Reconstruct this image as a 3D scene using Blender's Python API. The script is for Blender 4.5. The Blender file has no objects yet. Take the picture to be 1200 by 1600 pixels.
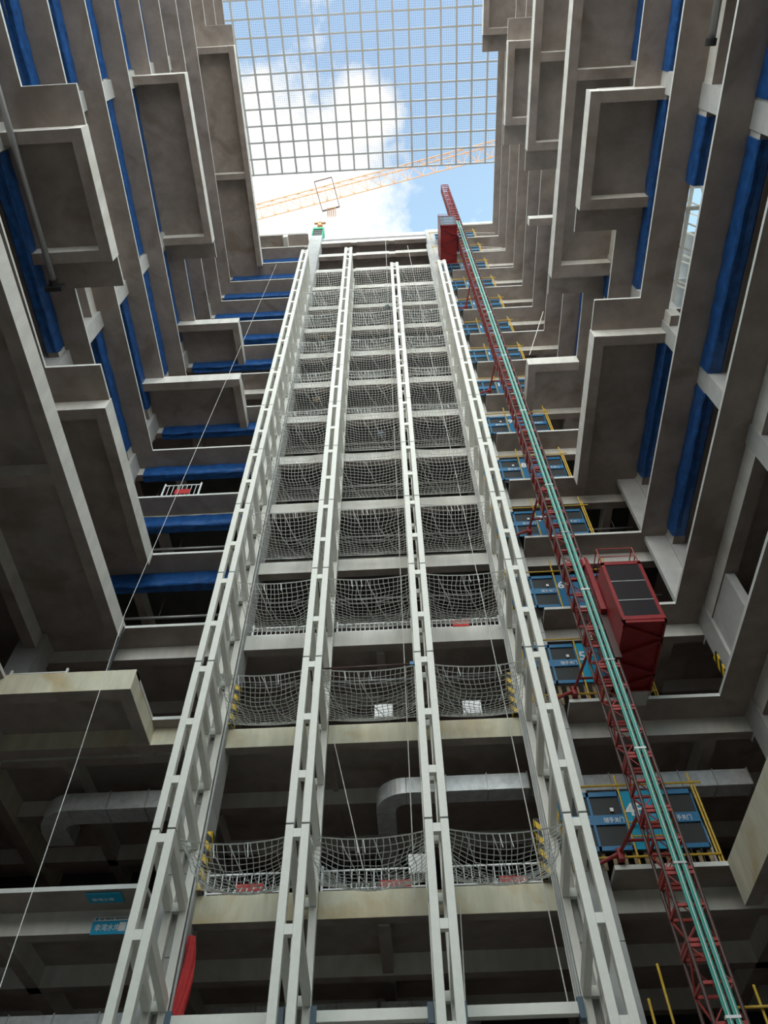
import bpy, bmesh, math, random
from mathutils import Vector, Matrix, noise
random.seed(7)
SC = bpy.context.scene
COL = SC.collection

# ------------------------------------------------------------------ camera
F_PX = 1186.93
AX = ((0.99873901, -0.04685933, -0.01801669), (0.04865374, 0.81495008, 0.57748521), (-0.01237786, -0.57763359, 0.81620232))
cam_d = bpy.data.cameras.new('camera'); cam = bpy.data.objects.new('camera', cam_d); COL.objects.link(cam)
cam_d.sensor_fit = 'VERTICAL'; cam_d.sensor_height = 32.0; cam_d.lens = F_PX / 1600 * 32.0
cam_d.clip_end = 2000
right = Vector([a[0] for a in AX]); down = Vector([a[1] for a in AX]); fwd = Vector([a[2] for a in AX])
R3 = Matrix((right, -down, -fwd)).transposed()
cam.matrix_world = R3.to_4x4()
SC.camera = cam

# ------------------------------------------------------------------ world: bright sky with drifting cloud
EXPOSURE = 0.0
SKY_STRENGTH = 1.05
SKY_BEHIND = 4.0
w = bpy.data.worlds.new('sky'); SC.world = w; w.use_nodes = True
nt = w.node_tree; nt.nodes.clear()
def N(tree, t, **kw):
    n = tree.nodes.new(t)
    for k, v in kw.items():
        if k.startswith('i_'): n.inputs[k[2:].replace('_', ' ')].default_value = v
        else: setattr(n, k, v)
    return n
tc = N(nt, 'ShaderNodeTexCoord')
sep = N(nt, 'ShaderNodeSeparateXYZ'); nt.links.new(tc.outputs['Generated'], sep.inputs[0])
n1 = N(nt, 'ShaderNodeTexNoise'); n1.inputs['Scale'].default_value = 5.5; n1.inputs['Detail'].default_value = 9; n1.inputs['Roughness'].default_value = .62
nt.links.new(tc.outputs['Generated'], n1.inputs['Vector'])
def vdist(p, s):
    d = N(nt, 'ShaderNodeVectorMath', operation='DISTANCE'); d.inputs[1].default_value = p
    nt.links.new(tc.outputs['Generated'], d.inputs[0])
    m = N(nt, 'ShaderNodeMapRange'); m.inputs['From Min'].default_value = 0; m.inputs['From Max'].default_value = s
    m.inputs['To Min'].default_value = 1; m.inputs['To Max'].default_value = 0
    nt.links.new(d.outputs['Value'], m.inputs['Value']); return m.outputs[0]
def mth(op, a, b):
    m = N(nt, 'ShaderNodeMath', operation=op)
    for i, x in enumerate((a, b)):
        if isinstance(x, (int, float)): m.inputs[i].default_value = x
        else: nt.links.new(x, m.inputs[i])
    return m.outputs[0]
b1 = vdist((-.115, .20, .97), .17); b2 = vdist((-.12, .30, .947), .17); b3 = vdist((.07, .36, .93), .10); b4 = vdist((-.02, .13, .99), .06)
bump = mth('MAXIMUM', mth('MAXIMUM', b1, b2), mth('MAXIMUM', mth('MULTIPLY', b3, .45), b4))
# general cloud cover away from the zenith
away = N(nt, 'ShaderNodeMapRange'); away.inputs['From Min'].default_value = .93; away.inputs['From Max'].default_value = .6
nt.links.new(sep.outputs['Z'], away.inputs['Value'])
cov = mth('ADD', mth('MULTIPLY', bump, .42), mth('MULTIPLY', away.outputs[0], .12))
cl = mth('ADD', n1.outputs['Fac'], cov)
cr = N(nt, 'ShaderNodeValToRGB'); cr.color_ramp.elements[0].position = .56; cr.color_ramp.elements[1].position = .72
nt.links.new(cl, cr.inputs[0])
blue = N(nt, 'ShaderNodeValToRGB')
blue.color_ramp.elements[0].position = .93; blue.color_ramp.elements[0].color = (.50, .78, 1.0, 1)
blue.color_ramp.elements[1].position = .995; blue.color_ramp.elements[1].color = (.44, .63, .90, 1)
nt.links.new(sep.outputs['Z'], blue.inputs[0])
mx = N(nt, 'ShaderNodeMixRGB'); nt.links.new(cr.outputs[0], mx.inputs[0]); nt.links.new(blue.outputs[0], mx.inputs[1])
mx.inputs[2].default_value = (1.3, 1.25, 1.17, 1)
# sky boosted and warmed behind the viewer, added as fill for the far wall
side = N(nt, 'ShaderNodeMapRange'); side.inputs['From Min'].default_value = .0; side.inputs['From Max'].default_value = -.5
side.inputs['To Min'].default_value = 1.0; side.inputs['To Max'].default_value = SKY_BEHIND
nt.links.new(sep.outputs['Y'], side.inputs['Value'])
sd = N(nt, 'ShaderNodeMapRange'); sd.inputs['From Min'].default_value = .0; sd.inputs['From Max'].default_value = -.4; nt.links.new(sep.outputs['Y'], sd.inputs['Value'])
wm = N(nt, 'ShaderNodeMixRGB', blend_type='MULTIPLY'); nt.links.new(sd.outputs[0], wm.inputs[0]); nt.links.new(mx.outputs[0], wm.inputs[1]); wm.inputs[2].default_value = (1.0, .89, .78, 1)
bg = N(nt, 'ShaderNodeBackground'); nt.links.new(wm.outputs[0], bg.inputs[0])
nt.links.new(mth('MULTIPLY', side.outputs[0], SKY_STRENGTH), bg.inputs[1])
wo = N(nt, 'ShaderNodeOutputWorld'); nt.links.new(bg.outputs[0], wo.inputs[0])

SC.view_settings.view_transform = 'Standard'; SC.view_settings.look = 'None'
SC.view_settings.exposure = EXPOSURE; SC.view_settings.gamma = 1.0; SC.view_settings.use_curve_mapping = False

# ------------------------------------------------------------------ materials
def mat(name, col, rough=.7, metal=0, var=.0, scale=3.0, stain=None, stain_amt=.0, bump=.0, streak=0, alpha=None):
    m = bpy.data.materials.new(name); m.use_nodes = True
    t = m.node_tree; p = t.nodes['Principled BSDF']
    p.inputs['Base Color'].default_value = (*col, 1); p.inputs['Roughness'].default_value = rough; p.inputs['Metallic'].default_value = metal
    L = t.links
    if var or stain or bump:
        c = t.nodes.new('ShaderNodeTexCoord')
        geo = t.nodes.new('ShaderNodeNewGeometry')
        n = t.nodes.new('ShaderNodeTexNoise'); n.inputs['Scale'].default_value = scale; n.inputs['Detail'].default_value = 6; n.inputs['Roughness'].default_value = .65
        if streak:
            mp = t.nodes.new('ShaderNodeMapping'); mp.inputs['Scale'].default_value = (1, 1, .18)
            L.new(geo.outputs['Position'], mp.inputs[0]); L.new(mp.outputs[0], n.inputs['Vector'])
        else: L.new(geo.outputs['Position'], n.inputs['Vector'])
        r = t.nodes.new('ShaderNodeValToRGB')
        r.color_ramp.elements[0].position = .3; r.color_ramp.elements[1].position = .7
        r.color_ramp.elements[0].color = (*[x * (1 - var) for x in col], 1); r.color_ramp.elements[1].color = (*[min(1, x * (1 + var)) for x in col], 1)
        L.new(n.outputs['Fac'], r.inputs[0]); out = r.outputs[0]
        if stain:
            n2 = t.nodes.new('ShaderNodeTexNoise'); n2.inputs['Scale'].default_value = .55; n2.inputs['Detail'].default_value = 5; n2.inputs['Distortion'].default_value = .6
            L.new(geo.outputs['Position'], n2.inputs['Vector'])
            r2 = t.nodes.new('ShaderNodeValToRGB'); r2.color_ramp.elements[0].position = .54; r2.color_ramp.elements[1].position = .68
            r2.color_ramp.elements[1].color = (stain_amt,) * 3 + (1,)
            L.new(n2.outputs['Fac'], r2.inputs[0])
            mm = t.nodes.new('ShaderNodeMixRGB'); L.new(r2.outputs[0], mm.inputs[0]); L.new(out, mm.inputs[1]); mm.inputs[2].default_value = (*stain, 1)
            out = mm.outputs[0]
        L.new(out, p.inputs['Base Color'])
        if bump:
            b = t.nodes.new('ShaderNodeBump'); b.inputs['Strength'].default_value = bump; b.inputs['Distance'].default_value = .05
            L.new(n.outputs['Fac'], b.inputs['Height']); L.new(b.outputs[0], p.inputs['Normal'])
    return m
M = {}
M['soffit'] = mat('shaded_soffit_concrete', (.31, .262, .235), .85, var=.2, scale=1.0, stain=(.20, .155, .125), stain_amt=.7, bump=.1)  # brown stained concrete, with underside shade put into the base tone
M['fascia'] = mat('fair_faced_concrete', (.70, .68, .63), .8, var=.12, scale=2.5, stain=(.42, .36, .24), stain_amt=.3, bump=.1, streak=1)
M['stained'] = mat('rain_stained_concrete', (.66, .62, .48), .8, var=.16, scale=2.5, stain=(.50, .34, .13), stain_amt=.6, bump=.1, streak=1)
M['edge'] = mat('pale_slab_edge', (.66, .66, .63), .8, var=.08, scale=5)
M['column'] = mat('column_concrete', (.50, .50, .49), .85, var=.10, scale=2)
M['dark'] = mat('dark_interior_shade', (.055, .053, .05), .9, var=.3, scale=1)  # near-black: the gloom of unlit rooms is put into the colour
M['ground'] = mat('site_ground', (.52, .49, .44), .9, var=.15, scale=1)
M['steel'] = mat('white_painted_steel', (.80, .79, .72), .45, var=.04, scale=6)
M['collar'] = mat('splice_gap', (.05, .05, .05), .6)
M['bluetarp'] = mat('blue_plastic_sheet', (.012, .085, .29), .38, var=.45, scale=3.5, bump=.5)
M['bluepanel'] = mat('blue_gate_paint', (.02, .16, .34), .45, var=.12, scale=4)
M['mesh'] = mat('dark_gate_mesh', (.02, .021, .022), .6)
M['red'] = mat('red_hoist_paint', (.27, .018, .02), .42, var=.25, scale=3)
M['redmast'] = mat('red_mast_paint', (.36, .045, .038), .45, var=.2, scale=3)
M['darkmast'] = mat('dark_grease_tube', (.075, .035, .03), .5)
M['glass'] = mat('dark_cage_glazing', (.035, .03, .032), .2)
M['teal'] = mat('green_cable_tray', (.05, .36, .29), .5)
M['white'] = mat('white_paint', (.85, .85, .85), .5)
M['net'] = mat('white_nylon_cord', (.82, .83, .80), .8)
M['yellow'] = mat('yellow_scaffold_tube', (.60, .38, .04), .45, var=.15, scale=6)
M['galv'] = mat('galvanised_sheet', (.60, .62, .63), .42, metal=.35, var=.2, scale=4)
M['pipe'] = mat('galvanised_pipe', (.45, .45, .45), .4, metal=.5)
M['grid'] = mat('roof_grid_steel', (.50, .50, .50), .5)
M['crane'] = mat('orange_crane_steel', (.70, .36, .16), .5)
M['green'] = mat('green_scaffold_sheet', (.03, .35, .17), .6)
M['redcloth'] = mat('red_banner_cloth', (.50, .03, .03), .75, var=.15, scale=5)
M['black'] = mat('black_rubber', (.02, .02, .02), .6)
M['slate'] = mat('slate_blue_steel', (.10, .15, .20), .5)
M['wood'] = mat('weathered_timber', (.30, .22, .13), .8, var=.3, scale=6)
M['roofsheet'] = mat('translucent_grey_screen', (.55, .58, .60), .6)
M['rope'] = mat('pale_rope', (.75, .73, .68), .8)
M['signblue'] = mat('sign_blue', (.0, .33, .55), .5)
M['signdark'] = mat('sign_text_dark', (.08, .12, .16), .5)
# black and yellow hazard stripes
hz = bpy.data.materials.new('hazard_stripes'); hz.use_nodes = True; t = hz.node_tree
g = t.nodes.new('ShaderNodeNewGeometry'); sp = t.nodes.new('ShaderNodeSeparateXYZ'); t.links.new(g.outputs['Position'], sp.inputs[0])
a = t.nodes.new('ShaderNodeMath'); a.operation = 'ADD'; t.links.new(sp.outputs['X'], a.inputs[0]); t.links.new(sp.outputs['Z'], a.inputs[1])
a2 = t.nodes.new('ShaderNodeMath'); a2.operation = 'ADD'; t.links.new(a.outputs[0], a2.inputs[0]); t.links.new(sp.outputs['Y'], a2.inputs[1])
mo = t.nodes.new('ShaderNodeMath'); mo.operation = 'PINGPONG'; mo.inputs[1].default_value = .2; t.links.new(a2.outputs[0], mo.inputs[0])
gt = t.nodes.new('ShaderNodeMath'); gt.operation = 'GREATER_THAN'; gt.inputs[1].default_value = .1; t.links.new(mo.outputs[0], gt.inputs[0])
mi = t.nodes.new('ShaderNodeMixRGB'); mi.inputs[1].default_value = (.75, .48, .02, 1); mi.inputs[2].default_value = (.02, .02, .02, 1)
t.links.new(gt.outputs[0], mi.inputs[0]); t.links.new(mi.outputs[0], t.nodes['Principled BSDF'].inputs['Base Color'])
M['hazard'] = hz

# ------------------------------------------------------------------ mesh helpers
class MB:
    """collects solids; build() links them as one mesh object"""
    def __init__(s): s.v = []; s.f = []; s.mi = []
    def _add(s, vs, fs, mi=0):
        o = len(s.v); s.v += [tuple(p) for p in vs]; s.f += [tuple(i + o for i in f) for f in fs]
        s.mi += (mi if isinstance(mi, list) else [mi] * len(fs)); return s
    def box(s, x0, x1, y0, y1, z0, z1, mi=0):
        vs = [(x, y, z) for z in (z0, z1) for y in (y0, y1) for x in (x0, x1)]
        return s._add(vs, [(0, 2, 3, 1), (4, 5, 7, 6), (0, 1, 5, 4), (2, 6, 7, 3), (0, 4, 6, 2), (1, 3, 7, 5)], mi)
    def prism(s, poly, z0, z1, mi_side=0, mi_bot=0, mi_top=0):
        n = len(poly); vs = [(x, y, z0) for x, y in poly] + [(x, y, z1) for x, y in poly]
        fs = [tuple(range(n))[::-1], tuple(range(n, 2 * n))] + [(i, (i + 1) % n, n + (i + 1) % n, n + i) for i in range(n)]
        return s._add(vs, fs, [mi_bot, mi_top] + [mi_side] * n)
    def bar(s, a, b, w, h=None, up=(0, 0, 1), mi=0):
        h = h or w; a = Vector(a); b = Vector(b); d = (b - a).normalized(); u = Vector(up)
        if abs(d.dot(u)) > .98: u = Vector((0, 1, 0))
        sx = d.cross(u).normalized(); sy = sx.cross(d).normalized()
        vs = [p + sx * i * w / 2 + sy * j * h / 2 for p in (a, b) for i, j in ((-1, -1), (1, -1), (1, 1), (-1, 1))]
        return s._add(vs, [(3, 2, 1, 0), (4, 5, 6, 7), (0, 1, 5, 4), (1, 2, 6, 5), (2, 3, 7, 6), (3, 0, 4, 7)], mi)
    def tube(s, pts, r, n=6, mi=0, caps=True):
        pts = [Vector(p) for p in pts]; rings = []
        for i, p in enumerate(pts):
            d = (pts[min(i + 1, len(pts) - 1)] - pts[max(i - 1, 0)]).normalized()
            u = Vector((0, 0, 1)) if abs(d.z) < .95 else Vector((1, 0, 0))
            sx = d.cross(u).normalized(); sy = sx.cross(d)
            rings.append([p + (sx * math.cos(q) + sy * math.sin(q)) * r for q in [2 * math.pi * k / n for k in range(n)]])
        fs = []
        for i in range(len(pts) - 1):
            for k in range(n): fs.append((i * n + k, i * n + (k + 1) % n, (i + 1) * n + (k + 1) % n, (i + 1) * n + k))
        if caps: fs += [tuple(range(n))[::-1], tuple((len(pts) - 1) * n + k for k in range(n))]
        return s._add([v for r_ in rings for v in r_], fs, mi)
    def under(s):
        """undersides take the second material (darker, shade from below put into the colour)"""
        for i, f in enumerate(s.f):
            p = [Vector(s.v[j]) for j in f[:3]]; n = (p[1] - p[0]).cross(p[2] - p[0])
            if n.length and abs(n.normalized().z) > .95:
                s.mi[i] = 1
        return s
    def build(s, name, m, parent=None, off=(0, 0, 0), bevel=0, smooth=False):
        me = bpy.data.meshes.new(name); ox, oy, oz = off
        me.from_pydata([(x - ox, y - oy, z - oz) for x, y, z in s.v], [], s.f)
        ms = m if isinstance(m, (list, tuple)) else [m]
        for q in ms: me.materials.append(q)
        me.polygons.foreach_set('material_index', s.mi); me.update()
        o = bpy.data.objects.new(name, me); COL.objects.link(o)
        if parent is not None: o.parent = parent
        else: o.location = off
        if bevel:
            b = o.modifiers.new('b', 'BEVEL'); b.width = bevel; b.segments = 2; b.limit_method = 'ANGLE'
        if smooth: me.polygons.foreach_set('use_smooth', [True] * len(me.polygons))
        return o
def tag(o, label=None, cat=None, group=None, kind=None):
    if label: o['label'] = label
    if cat: o['category'] = cat
    if group: o['group'] = group
    if kind: o['kind'] = kind
    return o
def thing(name, loc, label, cat, group=None):
    o = bpy.data.objects.new(name, None); o.empty_display_size = .2; COL.objects.link(o); o.location = loc
    return tag(o, label, cat, group)
def struct(o): o['kind'] = 'structure'; return o
def dup(o, parent=None, loc=None):
    c = o.copy(); COL.objects.link(c); c.parent = parent
    if loc is not None: c.location = loc
    for ch in o.children: dup(ch, c)
    return c
def text(name, body, size, m, parent, loc, rot, ext=.004, sx=1.0, bold=0):
    cu = bpy.data.curves.new(name, 'FONT'); cu.body = body; cu.size = size; cu.extrude = ext; cu.offset = bold; cu.resolution_u = 2
    o = bpy.data.objects.new(name, cu); COL.objects.link(o)
    dg = bpy.context.evaluated_depsgraph_get(); me = bpy.data.meshes.new_from_object(o.evaluated_get(dg))
    bpy.data.objects.remove(o); me.materials.clear(); me.materials.append(m)
    n = bpy.data.objects.new(name, me); COL.objects.link(n); n.parent = parent; n.location = loc; n.rotation_euler = rot; n.scale = (sx, 1, 1)
    return n
ORD = ['lowest', 'second', 'third', 'fourth', 'fifth', 'sixth', 'seventh', 'eighth', 'ninth', 'tenth', 'eleventh', 'twelfth', 'thirteenth', 'fourteenth', 'fifteenth']
def level(k):
    return 'level %d' % k

# ------------------------------------------------------------------ the building
Z = {2: 1.4, 3: 5.35, 4: 10.36}
for k in range(5, 20): Z[k] = 15.7 + 4.17 * (k - 5)
ZR = 69.6                                    # roof slab
Z[18] = ZR
YF = 18.5; YB = 19.3                          # far wall slab edge / hoistway bay beams
TS = .12                                      # slab lip thickness
def XL(y): return -11.45 - .022 * y           # left wall slab edge
def XLb(y): return -9.68 - .012 * y
XR, XRb = 9.58, 7.85
# projecting balconies: floor -> list of (slab y0, y1, downstand y0, y1)
LBOX = {8: [(2.4, 9.0, 3.6, 7.9)], 7: [(10.3, 18.5, 11.6, 18.5)], 6: [(-6, 18.5, -6, 18.5)], 12: [(3.6, 13.0, 3.6, 12.0)], 16: [(2.3, 18.5, 3.5, 18.5)]}
RBOX = {4: [(-6, 18.5, -6, 18.5)], 8: [(10.5, 18.5, 11.7, 18.5)], 9: [(3.9, 9.1, 3.9, 8.1)], 10: [(-6, 13.2, -6, 12.2)], 12: [(-6, 9.2, -6, 8.1)], 14: [(2.5, 9.3, 3.6, 8.1)], 17: [(-6, 5.1, -6, 4.0)]}
FBOX = {10: [(-13.2, -7.8, 16.6), (7.0, 9.58, 16.6)], 12: [(-13.2, -9.1, 16.75)], 5: [(-19, -7.9, 16.4)]}   # far wall: x0, x1, y
VOID = (6.4, 11.0)                            # light well in the right wing
for k in range(3, 19):
    z = Z[k]
    p = [(-19, -6)]
    # left edge, near to far
    boxes = LBOX.get(k, [])
    if boxes and boxes[0][0] <= -6: p.append((XLb(-6), -6))
    else: p.append((XL(-6), -6))
    for y0, y1, _, _ in boxes:
        if y0 > -6: p += [(XL(y0), y0), (XLb(y0), y0)]
        if y1 < YF: p += [(XLb(y1), y1), (XL(y1), y1)]
    lc = XLb(YF) if boxes and boxes[-1][1] >= YF else XL(YF)
    fb = FBOX.get(k, [])
    fl = [b for b in fb if b[0] < 0]; fr = [b for b in fb if b[0] > 0]
    if fl:
        _, x1, y = fl[0]; xx = XL(y)
        p += [(xx, y), (x1, y), (x1, YF)]
    else: p.append((lc, YF))
    p += [(-6.8, YF), (-6.8, YB + .25), (5.0, YB + .25), (5.0, YF)]
    rb = RBOX.get(k, [])
    if fr: x0, _, y = fr[0]; p += [(x0, YF), (x0, y), (XR, y)]
    else: p.append((XRb if rb and rb[-1][1] >= YF else XR, YF))
    for y0, y1, _, _ in rb[::-1]:
        if y1 < YF: p += [(XR, y1), (XRb, y1)]
        if y0 > -6: p += [(XRb, y0), (XR, y0)]
    p.append((XRb if rb and rb[0][0] <= -6 else XR, -6))
    p.append((17, -6))
    xv = 10.72 if k == 8 else 11.4
    vy = VOID[1] if k == 8 else 19.0
    if k >= 8: p += [(17, VOID[0]), (xv, VOID[0]), (xv, vy), (17, vy)]
    p += [(17, 27), (-19, 27)]
    th = TS
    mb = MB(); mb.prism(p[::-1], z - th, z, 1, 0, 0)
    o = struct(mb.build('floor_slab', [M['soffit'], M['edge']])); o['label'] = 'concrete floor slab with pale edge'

def beams(k):
    z = Z[k] - TS; zb = Z[k] - .80
    mb = MB()
    # set-back edge beams, left / right / far
    if k >= 6:
        for seg in ((-6, 19.9),):
            mb._add([(XL(seg[0]) - 1.0, seg[0], zb), (XL(seg[1]) - 1.0, seg[1], zb), (XL(seg[1]) - 1.4, seg[1], zb), (XL(seg[0]) - 1.4, seg[0], zb),
                     (XL(seg[0]) - 1.0, seg[0], z), (XL(seg[1]) - 1.0, seg[1], z), (XL(seg[1]) - 1.4, seg[1], z), (XL(seg[0]) - 1.4, seg[0], z)],
                    [(0, 3, 2, 1), (4, 5, 6, 7), (0, 1, 5, 4), (1, 2, 6, 5), (2, 3, 7, 6), (3, 0, 4, 7)])
    else: mb.box(-13.4, -12.9, -6, 19.9, zb, z)
    if k >= 8:
        if k == 8: mb.box(10.6, 11.0, -6, VOID[0], zb, z); mb.box(10.6, 11.0, VOID[1], 19.9, zb, z)
        else: mb.box(10.6, 11.0, -6, 19.9, zb, z)
        mb.box(11.0, 17, VOID[0] - .3, VOID[0], zb, z)
    else: mb.box(10.6, 11.05, -6, 19.9, zb, z)
    mb.box(-13.0, -6.8, 19.5, 19.85, zb + .1, z); mb.box(5.0, 11.0, 19.5, 19.85, zb + .1, z)
    # deeper secondary beams in the rooms
    for y in (22.4, 25.2): mb.box(-19, 17, y, y + .35, zb + .1, z)
    for y in (-1, 3.5, 11.6): 
        mb.box(-19, -12.9, y, y + .4, zb, z)
        if not (k >= 8 and VOID[0] < y < 19): mb.box(11.0, 17, y, y + .4, zb, z)
    for x in (-10.9, -6.9, 4.6, 9.2): mb.box(x, x + .35, 19.85, 27, zb + .1, z)
    if k in (4, 5, 6): mb.box(-1.0, -.7, 19.8, 27, zb + .15, z) if k != 5 else mb.box(-2.6, -2.45, 19.8, 27, z - .1, z)
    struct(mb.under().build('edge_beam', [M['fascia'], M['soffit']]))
    # bay beam
    bb = MB(); bb.box(-5.68, -3.03, YB, YB + .35, z - .55, Z[k] + .05); bb.box(-2.5, .3, YB, YB + .35, z - .55, Z[k] + .05); bb.box(.85, 3.66, YB, YB + .35, z - .55, Z[k] + .05)
    bb.box(-5.68, 3.66, YB + .04, YB + .30, z - .52, Z[k])
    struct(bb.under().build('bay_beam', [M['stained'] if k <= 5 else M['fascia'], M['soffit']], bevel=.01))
for k in range(4, 19): beams(k)
# deep downstand perimeters of the projecting balconies
def downstand(x_edge, sgn, y0, y1, k, xin, near=True, far=True, d=.75, m='fascia'):
    z1 = Z[k] - TS; z0 = Z[k] - d; mb = MB(); t = .4
    xe = x_edge; y0c = max(y0, -6)
    xa = lambda y: (xe(y) if callable(xe) else xe)
    def q(ya, yb, off, wd):
        A = xa(ya) - sgn * off; B = xa(yb) - sgn * off
        mb._add([(A, ya, z0), (B, yb, z0), (B - sgn * wd, yb, z0), (A - sgn * wd, ya, z0), (A, ya, Z[k]), (B, yb, Z[k]), (B - sgn * wd, yb, Z[k]), (A - sgn * wd, ya, Z[k])],
                [(0, 3, 2, 1), (4, 5, 6, 7), (0, 1, 5, 4), (1, 2, 6, 5), (2, 3, 7, 6), (3, 0, 4, 7)])
    q(y0c, y1, -.03, t)
    xs = sorted((xin, xa(y0c) - sgn * .3))
    if near and y0 > -6: mb.box(xs[0], xs[1], y0 + .01, y0 + t, z0 + .012, z1 + .01)
    if far: mb.box(xs[0], xs[1], y1 - t, y1, z0 + .012, z1 + .01)
    if y1 - y0c > 12:
        for yc in (3.6, 11.6):
            if yc > y0 + 1: mb.box(xs[0], xs[1], yc, yc + t, z0 + .015, z1 + .01)
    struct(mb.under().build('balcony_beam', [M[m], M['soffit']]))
for k, L in LBOX.items():
    for y0, y1, d0, d1 in L: downstand(XLb, 1, d0, d1, k, XL(8) - 1.0, far=d1 < 18)
for k, L in RBOX.items():
    for y0, y1, d0, d1 in L: downstand(XRb, -1, d0, d1, k, 10.6, far=d1 < 18, d=1.12 if k == 4 else .75, m='stained' if k == 4 else 'fascia')
for k, L in FBOX.items():
    for x0, x1, y in L:
        z1 = Z[k] - TS; z0 = Z[k] - .75; mb = MB()
        mb.box(x0, x1, y - .03, y + .4, z0, Z[k])
        xs = x1 - .4 if x1 < 0 else x0
        mb.box(xs + .01, xs + .39, y + .3, 19.5, z0 + .012, z1 + .01)
        if k == 5:
            mb.box(-19, -6.8, 18.9, 19.3, z0, z1); mb.box(-13.6, -13.2, y, 27, z0 - .2, z1)
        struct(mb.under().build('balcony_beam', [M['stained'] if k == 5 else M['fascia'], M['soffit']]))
# roof coffer at the top of the far wall, left
mb = MB(); mb.box(-12.5, -7.0, 18.45, 18.75, ZR, ZR + 1.6); mb.box(-9.0, -8.6, 18.5, 19.5, ZR - .8, ZR - TS); struct(mb.build('parapet', M['fascia']))
mb = MB(); mb.box(5.0, 9.6, 18.45, 18.75, ZR - .02, ZR + .5); struct(mb.build('parapet', M['fascia']))
# columns
cb = MB()
for y0, y1 in ((-5, -4.2), (3.38, 4.12), (11.4, 12.05), (18.6, 19.5)):
    for x0, x1 in ((-13.3, -12.3), (10.55, 11.5)):
        if x0 < 0: cb.box(x0 - .1 - .022 * y0 + .2, x1 + .1 - .022 * y0 - .1, y0, y1, -1.6, ZR - .9)
        else: cb.box(x0, x1, y0, y1, -1.6, ZR - .9)
struct(cb.build('wall_columns', M['column']))
for i, (x0, x1) in enumerate(((-6.75, -5.68), (3.66, 4.95))):
    mb = MB(); z = -1.6
    while z < 70.5:
        mb.box(x0, x1, 19.1, 20.0, z, min(z + 2.07, 71.0)); z += 2.085
    struct(mb.build('bay_column', M['column'], bevel=.012))
# rear / outer walls of the rooms
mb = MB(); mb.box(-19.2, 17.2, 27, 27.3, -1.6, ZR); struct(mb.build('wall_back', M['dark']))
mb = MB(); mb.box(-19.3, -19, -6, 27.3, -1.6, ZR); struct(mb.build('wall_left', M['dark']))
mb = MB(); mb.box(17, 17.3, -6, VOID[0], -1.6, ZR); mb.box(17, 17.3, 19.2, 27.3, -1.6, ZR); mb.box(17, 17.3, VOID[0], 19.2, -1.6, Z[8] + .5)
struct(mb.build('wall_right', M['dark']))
mb = MB(); mb.box(-60, 60, -60, 60, -1.9, -1.6); struct(mb.build('floor', M['ground']))
mb = MB(); mb.box(-19.3, 17.3, -20, -19.6, -1.6, 19)  # near side walls, out of view, added to cut low light from behind
for k in range(3, 6): mb.box(-19, 17, -19.6, -18.4, Z[k] - .3, Z[k])
struct(mb.build('added_wall_near', M['soffit']))
mb = MB(); mb.box(-19.3, -12.9, -6.4, -6, -1.6, ZR); struct(mb.build('added_wall_left_end', M['dark']))  # unseen wing end walls, added to keep light out of the rooms
mb = MB(); mb.box(11.0, 17.3, -6.4, -6, -1.6, ZR); struct(mb.build('added_wall_right_end', M['dark']))
mb = MB(); mb.box(-13.3, -12.9, -19.6, -6.4, -1.6, 19); struct(mb.build('added_wall_left_near', M['soffit']))
mb = MB(); mb.box(11.0, 11.4, -19.6, -6.4, -1.6, 19); struct(mb.build('added_wall_right_near', M['soffit']))
# near-black ceilings and bay walls in the rooms, shade put into their colour
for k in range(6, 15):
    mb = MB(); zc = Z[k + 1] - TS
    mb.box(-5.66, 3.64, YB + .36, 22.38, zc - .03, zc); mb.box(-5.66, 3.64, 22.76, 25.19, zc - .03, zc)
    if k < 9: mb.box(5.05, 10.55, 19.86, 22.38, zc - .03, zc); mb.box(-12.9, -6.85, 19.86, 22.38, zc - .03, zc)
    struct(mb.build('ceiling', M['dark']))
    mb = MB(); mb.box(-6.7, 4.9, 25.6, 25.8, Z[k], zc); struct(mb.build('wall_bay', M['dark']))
# grey block partitions behind some edges
mb = MB()
for k in (6, 7, 8): mb.box(9.75, 10.6, 18.7, 18.9, Z[k], Z[k + 1] - TS)
mb.box(10.65, 10.95, 16.6, 18.6, Z[5], Z[6] - .8)
for k in (4, 5): mb.box(-6.9, -6.75, 19.9, 27, Z[k], Z[k + 1] - TS)
struct(mb.build('partition_wall', M['column']))

# ------------------------------------------------------------------ blue plastic wrapped edge ducts
def wrap_mesh(p0, p1, w=.5, h=.72):
    """a sagging, creased plastic wrap round a beam between p0 and p1 (top centre line)"""
    p0 = Vector(p0); p1 = Vector(p1); L = (p1 - p0).length; d = (p1 - p0) / L; s = d.cross(Vector((0, 0, 1))).normalized()
    n = max(4, int(L / .45)); prof = [(-.5, 0), (-.53, -.25), (-.52, -.7), (-.47, -.97), (-.36, -1.03), (0, -1.0), (.36, -1.03), (.47, -.97), (.52, -.7), (.53, -.25), (.5, 0)]
    vs = []; fs = []; m = len(prof); sd = random.random() * 99
    for i in range(n + 1):
        c = p0 + d * (L * i / n)
        for j, (a, b) in enumerate(prof):
            q = noise.noise(Vector((i * .8 + sd, j * .7, sd))) * .05
            vs.append(c + s * (a * w + q * (1 if a > 0 else -1)) + Vector((0, 0, b * h + (q if b < 0 else 0))))
    for i in range(n):
        for j in range(m - 1): fs.append((i * m + j, i * m + j + 1, (i + 1) * m + j + 1, (i + 1) * m + j))
        fs.append((i * m + m - 1, i * m, (i + 1) * m, (i + 1) * m + m - 1))
    fs += [tuple(range(m)), tuple(n * m + j for j in range(m))[::-1]]
    b = MB(); b._add(vs, fs); return b
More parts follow.
